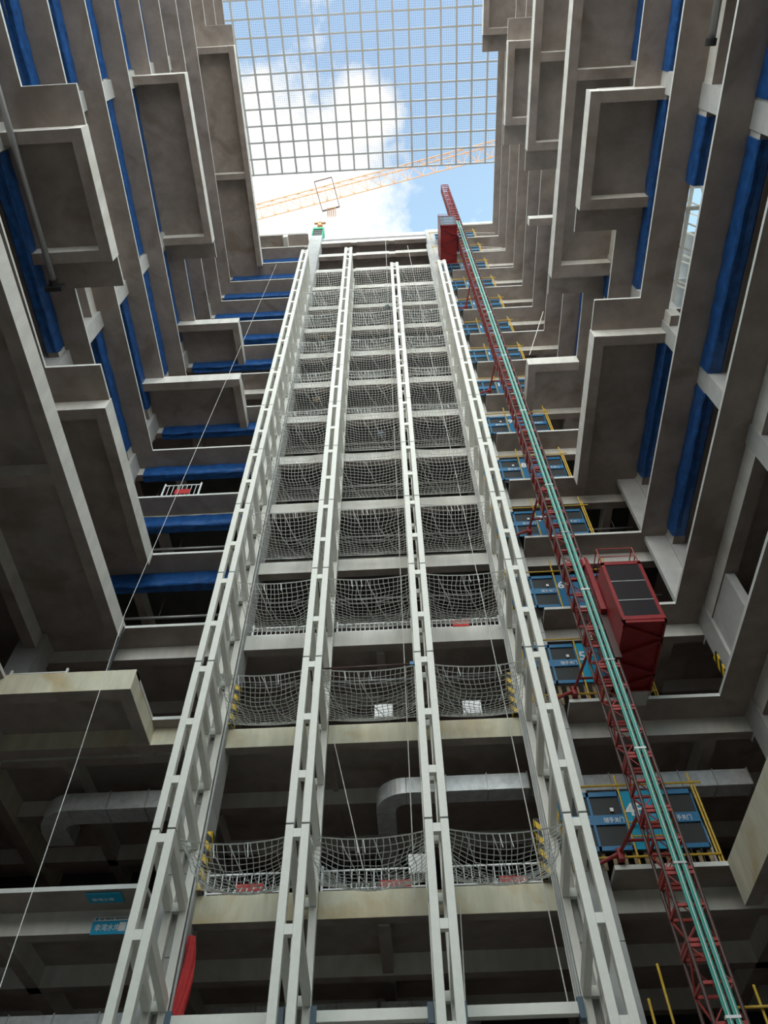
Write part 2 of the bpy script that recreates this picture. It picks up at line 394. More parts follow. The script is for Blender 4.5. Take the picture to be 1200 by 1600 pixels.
def blue(p0, p1, label, grp, w=.5, h=.72):
    b = wrap_mesh(p0, p1, w, h); o = b.build('wrapped_beam_duct', M['bluetarp'], off=tuple(p0)); tag(o, label, 'plastic sheet', grp)
pos_w = {0: 'at the near end', 1: 'in the middle', 2: 'at the far end'}
def bord(i): return ['lowest', 'second lowest', 'third lowest', 'fourth lowest', 'fifth lowest', 'sixth lowest', 'seventh lowest', 'eighth lowest', 'ninth lowest', 'tenth lowest', 'eleventh lowest'][i]
LS = {8: [(-4.0, 3.2), (4.2, 11.2)], 9: [(-4, 2.9), (12.05, 18.1)], 10: [(-4, 3.2), (12.05, 18.0)], 11: [(-4, 3.3), (4.15, 11.3), (12.05, 18.0)], 12: [(-4, 3.3), (4.15, 11.3), (12.4, 17.9)],
      13: [(-4, 3.3), (12.4, 17.9)], 14: [(-4, 3.3), (12.4, 17.9)], 15: [(-4, 3.3), (4.15, 11.3), (12.1, 17.9)]}
for i, (k, L) in enumerate(sorted(LS.items())):
    for (y0, y1) in L:
        j = 0 if y0 < 0 else (1 if y0 < 8 else 2)
        blue((XL(y0) - 1.22, y0, Z[k] - .14), (XL(y1) - 1.22, y1, Z[k] - .14), 'blue wrapped beam, left wall, %s blue row, %s' % (bord(i), pos_w[j]), 'blue wraps along the left wall', h=.68)
RS = {7: [(-4, 3.3), (4.3, 11.4), (12.15, 18.2)], 8: [(4.3, 6.4), (11.05, 11.4), (12.15, 18.2)], 9: [(-4, 3.4), (4.3, 11.4)], 10: [(-4, 3.4), (12.2, 13.3)], 11: [(14.5, 18.3)], 12: [(15.9, 18.1)], 13: [(12.2, 18.1)], 14: [(12.3, 18.1)]}
for i, (k, L) in enumerate(sorted(RS.items())):
    for (y0, y1) in L:
        j = 0 if y0 < 0 else (1 if y0 < 10 else 2)
        if y1 - y0 < .6: continue
        blue((10.78, y0, Z[k] - .14), (10.78, y1, Z[k] - .14), 'blue wrapped beam, right wall, %s blue row, %s' % (bord(i), pos_w[j]), 'blue wraps along the right wall', h=.70)
for i, k in enumerate((7, 8, 9, 10, 12, 13, 14, 15, 16, 17)):
    blue((-12.4, 19.66, Z[k] - (.30 if k == 8 else .14)), (-6.85, 19.66, Z[k] - (.30 if k == 8 else .14)), 'blue wrapped beam across the far wall, %s of ten left of the trusses' % bord(i), 'blue wraps across the far wall', w=.45, h=.70)

# white rain pipe along the left wall
def pipe_thing(name, pts, r, m, label, cat, grp=None, n=10, hang=None):
    mb = MB(); mb.tube(pts, r, n)
    if hang:
        for q in (.15, .5, .85):
            p = Vector(pts[0]).lerp(Vector(pts[1]), q); mb.tube([p, (p.x, p.y, hang)], .012, 4)
    o = mb.build(name, m, off=tuple(pts[0]), smooth=True); return tag(o, label, cat, grp)
t = thing('drain_pipe', (-12.2, -4, 27.6), 'pale grey drain pipe running along under the slab by the left wall', 'pipe')
mb = MB(); mb.tube([(-11.85, -4, 27.3), (-12.0, 8.6, 27.3)], .11, 12); mb.build('pipe', M['pipe'], t, off=t.location, smooth=True)
mb = MB(); mb.tube([(-12.0, 8.4, 27.3), (-12.0, 8.75, 27.3)], .16, 12); mb.box(-12.3, -11.7, 8.6, 8.75, 27.05, 27.5); mb.build('end_cap', M['black'], t, off=t.location)
t = thing('drain_pipe', (9.95, -4, 23.7), 'pale grey drain pipe under the slab high on the right wall', 'pipe')
mb = MB(); mb.tube([(10.3, -4, 27.3), (10.3, 2.2, 27.3)], .12, 12); mb.build('pipe', M['pipe'], t, off=t.location, smooth=True)
mb = MB(); mb.tube([(10.3, 2.1, 27.3), (10.3, 2.3, 27.3)], .17, 12); mb.build('end_cap', M['black'], t, off=t.location)

# ------------------------------------------------------------------ the four steel trusses
YT = 16.7; YTB = 18.95; CW = .2
TX = [-6.02, -2.76, .58, 3.90]; TTOP = [58.1, 58.1, 53.9, 53.9]
rungs = [2.2, 4.3, 6.2, 8.17, 10.42, 12.05, 13.9, 15.85] + [17.8 + 2.085 * i for i in range(21)]
splices = [10.65] + [16.15 + 4.17 * i for i in range(11)]
TN = ['left-most white steel lattice truss beside the blue-wrapped far wall', 'second white steel lattice truss from the left, full height', 'third white steel lattice truss from the left, shorter than the second', 'right-most white steel lattice truss beside the red hoist mast']
def bx(name, x0, x1, y0, y1, z0, z1, m, par, bev=0):
    b = MB(); b.box(x0, x1, y0, y1, z0, z1); return b.build(name, m, par, off=par.location if par is not None else (0, 0, 0), bevel=bev)
for ti, (cx, top) in enumerate(zip(TX, TTOP)):
    t = thing('steel_truss', (cx, (YT + YTB) / 2, -1.6), TN[ti], 'truss', 'white steel trusses in front of the bay')
    for sx in (-1, 1):
        xc = cx + sx * .19
        b = MB(); z = -1.6
        for zs in [s for s in splices if s < top] + [top]:
            b.box(xc - CW / 2, xc + CW / 2, YT - CW / 2, YT + CW / 2, z, zs - .02); z = zs + .02
        c = b.build('front_chord', M['steel'], t, off=t.location, bevel=.012)
        for zs in [s for s in splices if s < top]:
            g_ = MB(); g_.box(xc - CW / 2 + .01, xc + CW / 2 - .01, YT - CW / 2 + .01, YT + CW / 2 - .01, zs - .03, zs + .03)
            g_.build('splice_joint', M['collar'], c, off=t.location)
        b = MB(); b.box(xc - CW / 2, xc + CW / 2, YTB - CW / 2, YTB + CW / 2, -1.6, top - .3)
        b.build('rear_chord', M['steel'], t, off=t.location, bevel=.012)
    L = Vector(t.location)
    rb = MB(); rb.box(-.1, .1, -.08, .08, -.11, .11); r0 = None
    # one of each, then copies
    fr = rb.build('front_rung', M['steel']); rr = rb.build('rear_rung', M['steel'])
    st = MB(); st.bar((0, YT + .1 - YT, 0), (0, YTB - .1 - YT, -.55), .17, .28); st0 = st.build('strut', M['steel'])
    protos = (fr, rr, st0); used = [0, 0, 0]
    def place(i, loc):
        o = protos[i] if not used[i] else protos[i].copy()
        if used[i]: COL.objects.link(o)
        used[i] = 1; o.parent = t; o.location = Vector(loc) - L
    for z in [r for r in rungs if r < top - .3]:
        place(0, (cx, YT, z)); place(1, (cx, YTB, z - .5))
        for sx in (-1, 1): place(2, (cx + sx * .19, YT, z + .05))
    place(0, (cx, YT, top - .25))

# lower white cross beams tying the rear chords
for i in range(3):
    xa, xb = TX[i] + .3, TX[i + 1] - .3
    t = thing('cross_beam', ((xa + xb) / 2, 18.9, 7.3), 'white steel tie beam low between trusses, %s of three' % ['left', 'middle', 'right'][i], 'beam', 'white tie beams at the foot of the trusses')
    bx('beam', xa + .12, xb - .12, 18.75, 18.95, 7.18, 7.42, M['steel'], t, .01)
    bx('end_plate', xa, xa + .14, 18.72, 18.98, 7.08, 7.5, M['slate'], t); bx('end_plate', xb - .14, xb, 18.72, 18.98, 7.08, 7.5, M['slate'], t)
# slender guide rails at the sides of the bay
for i, x in enumerate((-5.75, 3.58)):
    b = MB(); b.box(x - .08, x + .08, 19.0, 19.1, -1.6, 66); b.box(x - .02, x + .02, 18.93, 19.0, -1.6, 66)
    tag(b.build('guide_rail', M['column'], off=(x, 19, -1.6)), 'pale guide rail running up the %s side of the bay' % ['left', 'right'][i], 'rail')
# hazard striped boards at the bay corners
for i, (x, k) in enumerate(((-5.62, 4), (3.42, 4), (-5.62, 5), (3.42, 5))):
    s_ = -1 if x < 0 else 1
    b = MB(); b.box(x - .09, x + .09, 19.1, 19.14, Z[k] + .1, Z[k] + 1.75); b.box(x - .09 * s_ - .02, x - .09 * s_ + .02, 19.1, 19.35, Z[k] + .1, Z[k] + 1.75)
    tag(b.build('hazard_board', M['hazard'], off=(x, 19.1, Z[k] + .1)), 'black and yellow corner board, %s side of the bay, %s net row' % ('left' if x < 0 else 'right', 'lowest' if k == 4 else 'second'), 'warning board', 'striped corner boards')

# ------------------------------------------------------------------ safety nets
def net_mesh(w, seed):
    """net hung from a front rope (y=0) to the beam (y=2.5); sags and crumples"""
    rnd = random.Random(seed); nx = int(w / .15); ny = 17; b = MB(); ph = rnd.random() * 6
    def P(u, v):
        s = math.sin(math.pi * u) ** .7 * (.18 * (1 - v) + .55 * math.sin(math.pi * v) ** .8)
        q = noise.noise(Vector((u * 5 + seed * 3.1, v * 4, ph))) * .14 * math.sin(math.pi * min(1, v * 1.2))
        x = (u - .5) * w + noise.noise(Vector((u * 4, v * 5, seed + 9.))) * .10
        return (x, v * 2.42 - .02, -s + q * .7 - .0 * v + (.0 if v < .97 else .05))
    for j in range(ny + 1):
        r = .022 if j == 0 else .0115
        b.tube([P(i / nx, j / ny) for i in range(nx + 1)], r, 3, caps=False)
    for i in range(nx + 1):
        b.tube([P(i / nx, j / ny) for j in range(ny + 1)], .0115, 3, caps=False)
    # hanging tie cords
    for c in range(2):
        u = .2 + .5 * rnd.random(); b.tube([Vector(P(u, 0)), Vector(P(u, .0)) + Vector((.05, .02, -.35))], .012, 4)
        u0 = rnd.random() * .6; b.tube([Vector(P(u0 + .35 * q_, q_)) for q_ in [x_ / 12 for x_ in range(13)]], .014, 3)
    return b
bays = [(-5.60, -2.95), (-2.58, .34), (.82, 3.58)]
variants = [[None] * 3 for _ in range(3)]
row = 0
for k in range(4, 15):
    for bi, (xa, xb) in enumerate(bays):
        vi = (k * 7 + bi * 3) % 3
        loc = ((xa + xb) / 2, YT + .12, Z[k] + .12)
        if variants[bi][vi] is None:
            o = net_mesh(xb - xa, bi * 10 + vi).build('safety_net', M['net'], off=(0, 0, 0)); variants[bi][vi] = o
        else: o = variants[bi][vi].copy(); COL.objects.link(o)
        o.location = loc
        tag(o, 'white cord safety net in the %s bay between trusses, %s row up' % (['left', 'middle', 'right'][bi], (['lowest', 'second', 'third', 'fourth', 'fifth', 'sixth', 'seventh', 'eighth', 'ninth', 'tenth', 'eleventh'][k - 4])), 'net', 'safety nets between the trusses')
# rubbish caught in nets
for i, (x, y, z, m, lb) in enumerate(((.9 - 1.0, 18.0, Z[13] - .15, 'slate', 'dark scrap caught in the middle net near the top'), (-4.0, 18.3, Z[10] - .1, 'wood', 'brown board scrap lying in the left net'), (-.6, 18.2, Z[9] - .2, 'slate', 'grey crumpled sheet lying in the middle net'), (-4.1, 18.2, Z[12] - .1, 'wood', 'brown paper scrap in the left net, above the board scrap'))):
    b = MB(); vs = []
    for q in range(12): vs.append((x + random.uniform(-.28, .28), y + random.uniform(-.2, .2), z + random.uniform(-.06, .06)))
    bm = bmesh.new(); [bm.verts.new(v) for v in vs]; bmesh.ops.convex_hull(bm, input=bm.verts); bm.verts.index_update()
    me = bpy.data.meshes.new('scrap'); bm.to_mesh(me); bm.free(); me.transform(Matrix.Translation((-x, -y, -z))); me.materials.append(M[m])
    o = bpy.data.objects.new('scrap', me); COL.objects.link(o); o.location = (x, y, z); tag(o, lb, 'debris')

# white guard rails on the bay beams (levels 4 and 6) and on far wall ledge
def railing(x0, x1, y, z, h, label, grp, poster=None, pitch=.19, yaw=0):
    t = thing('guard_rail', ((x0 + x1) / 2, y, z), label, 'railing', grp); o3 = t.location
    b = MB(); b.box(x0, x1, y - .02, y + .02, z + h - .04, z + h); b.box(x0, x1, y - .02, y + .02, z + .08, z + .12); b.build('rails', M['white'], t, off=o3)
    n = int((x1 - x0) / pitch); u = MB()
    for i in range(n + 1):
        x = x0 + (x1 - x0) * i / n; u.box(x - .012, x + .012, y - .012, y + .012, z + .1, z + h - .02)
    u.build('balusters', M['white'], t, off=o3)
    for x in (x0, x1):
        p_ = MB(); p_.box(x - .03, x + .03, y - .03, y + .03, z, z + h + .12); p_.build('post', M['white'], t, off=o3)
    if poster:
        p_ = MB(); p_.box(poster[0], poster[1], y - .04, y - .025, z + poster[2], z + poster[3]); p_.build('red_board', M['redcloth'], t, off=o3)
    return t
railing(-5.5, -3.35, 19.42, Z[4] + .05, .62, 'white guard rail with red board behind the lowest left net', 'guard rails on the bay beams', (-4.7, -4.0, .12, .32))
railing(-2.45, .3, 19.42, Z[4] + .05, .62, 'white guard rail with red board behind the lowest middle net', 'guard rails on the bay beams', (-.9, -.1, .1, .28))
railing(.9, 3.5, 19.42, Z[4] + .05, .62, 'white guard rail with red board behind the lowest right net', 'guard rails on the bay beams', (2.2, 2.9, .1, .26))
for i, (a_, b_) in enumerate(((-5.5, -3.3), (-2.4, .3), (.9, 3.5))):
    railing(a_, b_, 19.42, Z[6] + .05, .5, 'low white guard rail on the third beam up, %s bay' % ['left', 'middle', 'right'][i], 'low guard rails on the third beam', (a_ + .9, a_ + 1.5, .1, .4) if i == 2 else None, .16)
railing(-10.55, -8.9, 18.6, Z[8], .95, 'small white guard rail with red board on the far wall ledge, left of trusses', None, (-10.0, -9.3, .2, .55), .2)
railing(-11.9, -10.2, 16.7, Z[5], .35, 'low white rail lying along the stained ledge at left', None, None, .2)
railing(7.0, 7.8, 19.1, Z[4], 1.2, 'white guard rail at the right end of the 4F landing', None, None, .2)
# white notice boards on level 4/5
for i, (x, z, lb) in enumerate(((-.75, Z[5] + .35, 'white notice board behind the second middle net'), (2.1, Z[5] + .35, 'white notice board behind the second right net'), (.15, Z[4] + .5, 'white switch box behind the lowest middle net'))):
    t = thing('notice_board', (x, 19.35, z), lb, 'sign')
    bx('board', x - .28, x + .28, 19.36, 19.38, z, z + .5, M['white'], t); bx('frame', x - .3, x + .3, 19.38, 19.40, z - .02, z + .52, M['pipe'], t)

# pipes under the ceilings behind the nets
pn = 0
for k in range(5, 16):
    for j, (y, dz, r) in enumerate(((20.6, .95, .05), (21.0, .75, .035), (21.5, 1.0, .03), (22.0, .9, .06))):
        lb = 'thin metal pipe under the bay ceiling, %s pipe storey, %s in depth' % (['lowest', 'second', 'third', 'fourth', 'fifth', 'sixth', 'seventh', 'eighth', 'ninth', 'tenth', 'eleventh'][k - 5], ['nearest', 'second', 'third', 'deepest'][j])
        pipe_thing('service_pipe', [(-5.6, y, Z[k + 1] - dz - (.2 if k == 5 else 0)), (3.6, y, Z[k + 1] - dz - (.2 if k == 5 else 0))], r, M['pipe'], lb, 'pipe', 'service pipes behind the nets', 8, hang=Z[k + 1] - TS - .035)
for i, (z, y) in enumerate(((Z[8] - 1.2, 20.6), (Z[9] - 1.2, 20.6), (Z[7] - 1.3, 20.8), (Z[7] - 1.0, 21.4))):
    pipe_thing('service_pipe', [(5.1, y, z), (10.4, y, z)], .05, M['pipe'], 'metal pipe in the dark room right of the hoist, %s' % bord(i), 'pipe', 'pipes behind the right part of the far wall', hang=(Z[8], Z[9], Z[7], Z[7])[i] - TS - .035)
    if i < 3: pipe_thing('service_pipe', [(-12.8, y, z), (-6.95, y, z)], .06, M['pipe'], 'metal pipe in the dark room left of the trusses, %s' % bord(i), 'pipe', 'pipes behind the left part of the far wall', hang=(Z[8], Z[9], Z[7])[i] - TS - .035)

# ------------------------------------------------------------------ ventilation ducts
def duct(pts, w, h, label, joints=True):
    t = thing('ventilation_duct', pts[0], label, 'duct'); n = 0
    for a, b in zip(pts[:-1], pts[1:]):
        a = Vector(a); b = Vector(b); L = (b - a).length; d = (b - a) / L; c = max(1, round(L / 1.1))
        for i in range(c):
            s_ = MB(); s_.bar(a + d * (L * i / c + .012), a + d * (L * (i + 1) / c - .012), w, h); s_.build('duct_section', M['galv'], t, off=t.location, bevel=.01)
            f_ = MB(); f_.bar(a + d * (L * (i + 1) / c - .02), a + d * (L * (i + 1) / c + .02), w + .06, h + .06); f_.build('flange', M['pipe'], t, off=t.location)
    return t
def elbow(t, c, r_in, r_out, z0, z1, a0, a1):
    vs = []; fs = []; n = 10
    for i in range(n + 1):
        q = math.radians(a0 + (a1 - a0) * i / n)
        for r, z in ((r_in, z0), (r_out, z0), (r_out, z1), (r_in, z1)): vs.append((c[0] + r * math.cos(q), c[1] + r * math.sin(q), z))
    for i in range(n):
        for j in range(4): fs.append((i * 4 + j, i * 4 + (j + 1) % 4, i * 4 + 4 + (j + 1) % 4, i * 4 + 4 + j))
    fs += [(3, 2, 1, 0), (n * 4, n * 4 + 1, n * 4 + 2, n * 4 + 3)]
    b = MB(); b._add(vs, fs); b.build('elbow', M['galv'], t, off=t.location)
t = duct([(-.15, 20.65, 14.2), (3.6, 20.65, 14.2)], .6, .55, 'galvanised duct with elbow behind the lowest nets')
elbow(t, (-.15, 21.3), .35, .95, 13.92, 14.47, 270, 180)
for i in range(5): 
    s_ = MB(); s_.box(-1.1, -.5, 21.32 + i * 1.1, 22.38 + i * 1.1, 13.92, 14.47); s_.build('duct_section', M['galv'], t, off=t.location, bevel=.01)
duct([(5.1, 20.9, 14.2), (10.4, 20.9, 14.2)], .6, .55, 'dark galvanised duct above the 4F landing')
t = duct([(-10.6, 20.9, 14.2), (-7.0, 20.9, 14.2)], .75, .6, 'galvanised duct with elbow above the ledge at lower left')
elbow(t, (-10.6, 21.65), .35, 1.12, 13.9, 14.5, 270, 180)
s_ = MB(); s_.box(-11.75, -10.9, 21.65, 22.4, 13.9, 14.5); s_.build('duct_section', M['galv'], t, off=t.location)
duct([(-5.6, 23.2, 8.9), (-1.2, 23.2, 8.9)], .7, .6, 'large galvanised duct at the foot of the bay, left part')
duct([(-14, 21.6, 8.2), (-7, 21.6, 8.2)], .8, .6, 'large galvanised duct at the bottom left edge')
t = duct([(-1.1, 23.2, 8.9), (.6, 23.2, 8.9)], .7, .6, 'galvanised duct with elbow at the foot of the bay, middle')
elbow(t, (.6, 23.9), .35, 1.05, 8.6, 9.2, 270, 360)

# ------------------------------------------------------------------ hoist mast
MX0, MX1, MY0, MY1 = 5.47, 6.09, 16.3, 16.95
t = thing('hoist_mast', ((MX0 + MX1) / 2, (MY0 + MY1) / 2, -1.6), 'tall red lattice mast of the construction hoist with green cables', 'hoist mast')
SEC = 1.508
def section():
    b = MB()
    for z in (.04, SEC - .06, SEC / 2):
        r = .035 if z != SEC / 2 else .03
        for y in (MY0, MY1): b.bar((MX0, y, z), (MX1, y, z), r * 2)
        for x in (MX0, MX1): b.bar((x, MY0, z), (x, MY1, z), r * 2)
    for y in (MY0, MY1):
        b.bar((MX0, y, .04), (MX1, y, SEC / 2), .022); b.bar((MX1, y, SEC / 2), (MX0, y, SEC - .06), .022)
    for x in (MX0, MX1):
        b.bar((x, MY0, .04), (x, MY1, SEC / 2), .035); b.bar((x, MY1, SEC / 2), (x, MY0, SEC - .06), .035)
    c = MB()
    for x in (MX0, MX1):
        for y in (MY0, MY1): c.tube([(x, y, 0), (x, y, SEC - .01)], .042, 8)
    return b, c
bs, cs = section(); o3 = Vector(t.location); s0 = None
nsec = 51
for i in range(nsec):
    if s0 is None:
        s0 = bs.build('mast_section', M['redmast'], t, off=(o3.x, o3.y, 0)); c0 = cs.build('corner_tubes', M['darkmast'], s0, off=(o3.x, o3.y, 0)); o = s0
    else:
        o = s0.copy(); COL.objects.link(o); c = c0.copy(); COL.objects.link(c); c.parent = o
    o.location = (0, 0, i * SEC)
for i, x in enumerate((5.70, 5.86)):
    b = MB(); b.tube([(x, MY0 - .12, -1.5), (x, MY0 - .12, 62)], .03, 6); b.tube([(x + .07, MY0 - .12, -1.5), (x + .07, MY0 - .12, 62)], .018, 6)
    b.build('cable', M['teal'], t, off=o3)
    b = MB(); b.tube([(x + .035, MY0 - .15, -1.5), (x + .035, MY0 - .15, 62)], .012, 4); b.build('rope', M['white'], t, off=o3)
for i in range(20):
    b = MB(); z = 3.0 + i * 3.016; b.box(5.66, 5.95, MY0 - .16, MY0 - .06, z, z + .05); b.build('cable_clip', M['white'] if i % 2 else M['pipe'], t, off=o3)
for k in (4, 5, 7, 10, 13):     # wall ties
    z = Z[k] + .35; b = MB()
    b.tube([(MX0, MY1, z), (5.2, 18.4, z - .1)], .045, 8); b.tube([(MX1, MY1, z), (6.5, 18.4, z - .1)], .045, 8); b.tube([(5.3, 17.9, z - .06), (6.4, 17.9, z - .06)], .04, 8)
    b.tube([(5.2, 18.4, z - .1), (4.6, 18.45, z - .34)], .05, 8)
    b.box(5.12, 5.28, 18.3, 18.5, z - .3, z); b.box(6.42, 6.58, 18.3, 18.5, z - .3, z)
    b.build('wall_tie', M['red'], t, off=o3)

# ------------------------------------------------------------------ hoist cages
def cage(x0, x1, y0, y1, z0, h, label, dark=False):
    t = thing('hoist_cage', ((x0 + x1) / 2, (y0 + y1) / 2, z0), label, 'hoist cage', 'hoist cages'); o3 = t.location; z1 = z0 + h
    def P(nm, m, bev=0, **kw): pass
    b = MB(); b.box(x0, x1, y0, y1, z0, z0 + .1)
    for y in (y0 + .95, y0 + 1.95): b.box(x0 + .02, x1 - .02, y - .01, y + .01, z0 - .008, z0)
    b.box((x0 + x1) / 2 - .01, (x0 + x1) / 2 + .01, y0, y1, z0 - .008, z0)
    b.build('floor_pan', M['red'], t, off=o3)
    b = MB()
    zz = z0 - .05
    for a, c in (((x0, y0 + .15), (x1, y0 + .75)), ((x1, y0 + .8), (x0, y0 + 1.35)), ((x0, y0 + 1.6), (x1, y0 + 2.2)), ((x1, y0 + 2.25), (x0, y0 + 2.8))):
        b.bar((a[0], a[1], zz), (c[0], c[1], zz), .08, .1)
    for x in (x0 + .03, x1 - .03): b.bar((x, y0, zz), (x, y1, zz), .06, .1)
    for y in (y0 + .03, y1 - .03): b.bar((x0, y, zz), (x1, y, zz), .06, .1)
    b.build('floor_brace', M['red'], t, off=o3)
    b = MB(); b.box(x0, x0 + .04, y0 + .1, y1, z0 + .1, z1); b.build('side_panel', M['red'], t, off=o3)
    b = MB(); b.box(x1 - .04, x1, y0 + .1, y1, z0 + .1, z1); b.build('side_panel', M['red'], t, off=o3)
    b = MB(); b.box(x0, x1, y1 - .04, y1, z0 + .1, z1); b.build('rear_panel', M['red'], t, off=o3)
    b = MB(); b.box(x0, x1, y0, y1, z1, z1 + .05); b.build('roof_panel', M['red'], t, off=o3)
    b = MB(); b.box(x0 + .1, x1 - .1, y0 + .02, y0 + .05, z0 + .15, z1 - .1); w_ = b.build('front_door', M['glass'], t, off=o3)
    b = MB()
    for q in (.33, .66): b.box(x0 + .1, x1 - .1, y0 + .005, y0 + .02, z0 + h * q - .015, z0 + h * q + .015)
    b.build('door_bar', M['pipe'], w_, off=(0, 0, 0)).location = (-o3[0], -o3[1], -o3[2])
    b = MB()
    for x in (x0, x1): b.box(x - .0 if x == x0 else x - .1, x + .1 if x == x0 else x, y0, y0 + .1, z0, z1)
    b.box(x0, x1, y0, y0 + .1, z1 - .1, z1); b.box(x0, x1, y0 - .02, y0 + .1, z0, z0 + .15)
    b.build('door_frame', M['red'] if not dark else M['darkmast'], t, off=o3)
    b = MB()
    for dz in (.35, .75):
        b.tube([(x0 + .05, y0 + .05, z1 + dz), (x1 - .05, y0 + .05, z1 + dz), (x1 - .05, y1 - .05, z1 + dz), (x0 + .05, y1 - .05, z1 + dz), (x0 + .05, y0 + .05, z1 + dz)], .02, 6)
    for x in (x0 + .05, x1 - .05):
        for y in (y0 + .05, (y0 + y1) / 2, y1 - .05): b.tube([(x, y, z1), (x, y, z1 + .75)], .02, 6)
    b.build('top_rail', M['redmast'], t, off=o3)
    return t
t = cage(6.2, 7.42, 15.2, 18.1, 15.65, 2.55, 'large red hoist cage with dark glazed front, right of the mast')
b = MB(); b.box(6.02, 6.18, 16.0, 17.2, 17.0, 19.2); b.tube([(6.08, 16.2, 19.2), (6.08, 16.2, 19.6)], .12, 8); b.box(5.98, 6.2, 16.1, 16.4, 19.2, 19.5)
b.build('drive_unit', M['red'], t, off=t.location)
b = MB(); b.box(6.0, 6.2, 16.2, 16.25, 15.2, 18.8); b.build('guide_frame', M['darkmast'], t, off=t.location)
b = MB(); b.box(6.62, 7.35, 18.1, 18.75, 15.55, 15.6); b.build('door_flap', M['column'], t, off=t.location)
t = cage(4.1, 5.32, 15.2, 18.0, 57.4, 2.5, 'red hoist cage high up, left of the mast near the sky', True)
b = MB(); b.box(5.36, 5.45, 16.0, 17.2, 57.2, 60.6); b.build('drive_unit', M['darkmast'], t, off=t.location)

# ------------------------------------------------------------------ landing gates
def gate(k, label, full):
    z = Z[k]; t = thing('landing_gate', (5.9, 18.6, z), label, 'gate', 'hoist landing gates'); o3 = t.location
    dz = .45 if k == 4 else (.75 if k == 5 else .12); H = 1.7; y = 18.62
    def leaf(x0, x1, nm='gate_leaf', parts=2, tilt=0):
        f = MB(); za = z + dz; zb = za + H
        f.box(x0, x1, y - .02, y + .02, za, za + .12); f.box(x0, x1, y - .02, y + .02, zb - .14, zb); f.box(x0, x1, y - .025, y + .02, za + .72, za + 1.0)
        for i in range(parts + 1):
            x = x0 + (x1 - x0) * i / parts; f.box(max(x0, x - .035), min(x1, x + .035), y - .02, y + .02, za, zb)
        g_ = f.build(nm, M['bluepanel'], t, off=o3)
        m_ = MB(); m_.box(x0 + .02, x1 - .02, y + .022, y + .03, za + .05, zb - .05); q = m_.build('mesh_infill', M['mesh'], g_, off=(0, 0, 0)); q.location = (-o3[0], -o3[1], -o3[2])
        return g_
    gl = leaf(3.95 if full else 4.3, 5.66)
    if full:
        text('lettering', '随手关门', .17, M['white'], gl, (5.08 - o3[0], y - .03 - o3[1], dz + .78), (math.pi / 2, 0, 0), sx=.8)
        text('lettering', '安全', .17, M['white'], gl, (4.45 - o3[0], y - .03 - o3[1], dz + .78), (math.pi / 2, 0, 0), sx=.8)
        b = MB(); b.box(5.32, 5.41, y - .035, y - .02, z + dz + 1.1, z + dz + 1.2); b.build('lock_tag', M['white'], t, off=o3)
    # number panel
    b = MB(); b.box(5.71, 6.5, y - .02, y + .01, z + dz - (.1 if k > 5 else 0), z + dz + H); pn_ = b.build('number_panel', M['bluepanel'] if k > 5 else M['signblue'], t, off=o3)
    text('floor_number', '%dF' % k, .52, M['white'], pn_, (5.72 - o3[0], y - .03 - o3[1], dz + .95), (math.pi / 2, 0, 0), sx=.95, bold=.012)
    g2 = leaf(6.75, 7.62, parts=1)
    if full: text('lettering', '随手关门', .17, M['white'], g2, (6.86 - o3[0], y - .03 - o3[1], dz + .78), (math.pi / 2, 0, 0), sx=.8)
    # scaffold frame
    b = MB()
    for x, hh in ((5.67, 2.6), (6.66, 2.45), (7.68, 2.6), (7.76, 2.3), (3.9, 2.2)): b.tube([(x, y - .08, z), (x, y - .08, z + hh)], .028, 6)
    b.tube([(3.8, y - .12, z + dz + H + .12), (7.95, y - .12, z + dz + H + .12)], .028, 6)
    if full and k < 6: b.tube([(4.0, y - .12, z + .2), (7.75, y - .12, z + .2)], .028, 6)
    if k == 4:
        for zz in (z + 1.15, z + .75): b.tube([(5.7, y - .12, zz), (6.9, y - .12, zz)], .024, 6)
    b.build('scaffold_frame', M['yellow'], t, off=o3)
    if dz > .3:
        s_ = MB()
        for i in range(14): s_.box(4.0 + i * .27, 4.1 + i * .27, y + .1, y + .14, z, z + dz)
        s_.build('timber_slats', M['wood'], t, off=o3)
for k in range(4, 18):
    gate(k, 'blue mesh landing gate behind the hoist mast, marked %dF' % k if k <= 9 else 'small blue landing gate behind the hoist mast, %s above the one marked 9F' % ['first', 'second', 'third', 'fourth', 'fifth', 'sixth', 'seventh', 'eighth'][k - 10], k <= 9)
for i, (u, x, z0_, z1_) in enumerate(((1, 5.35, 4.5, 8.0), (2, 4.95, 4.2, 7.3), (3, 6.2, 4.5, 8.3), (4, 7.3, 4.2, 7.5))):
    pipe_thing('scaffold_tube', [(x, 18.5, Z[3] + .05), (x, 18.45, z1_)], .03, M['yellow'], 'yellow scaffold tube at the bottom right behind the mast, %s' % ['second from left', 'left-most', 'third from left', 'right-most'][i], 'scaffold tube', 'yellow scaffold tubes at the bottom right')
pipe_thing('scaffold_tube', [(6.6, 18.4, 7.05), (8.6, 18.4, 7.05)], .03, M['yellow'], 'horizontal yellow scaffold tube at the bottom right corner', 'scaffold tube')

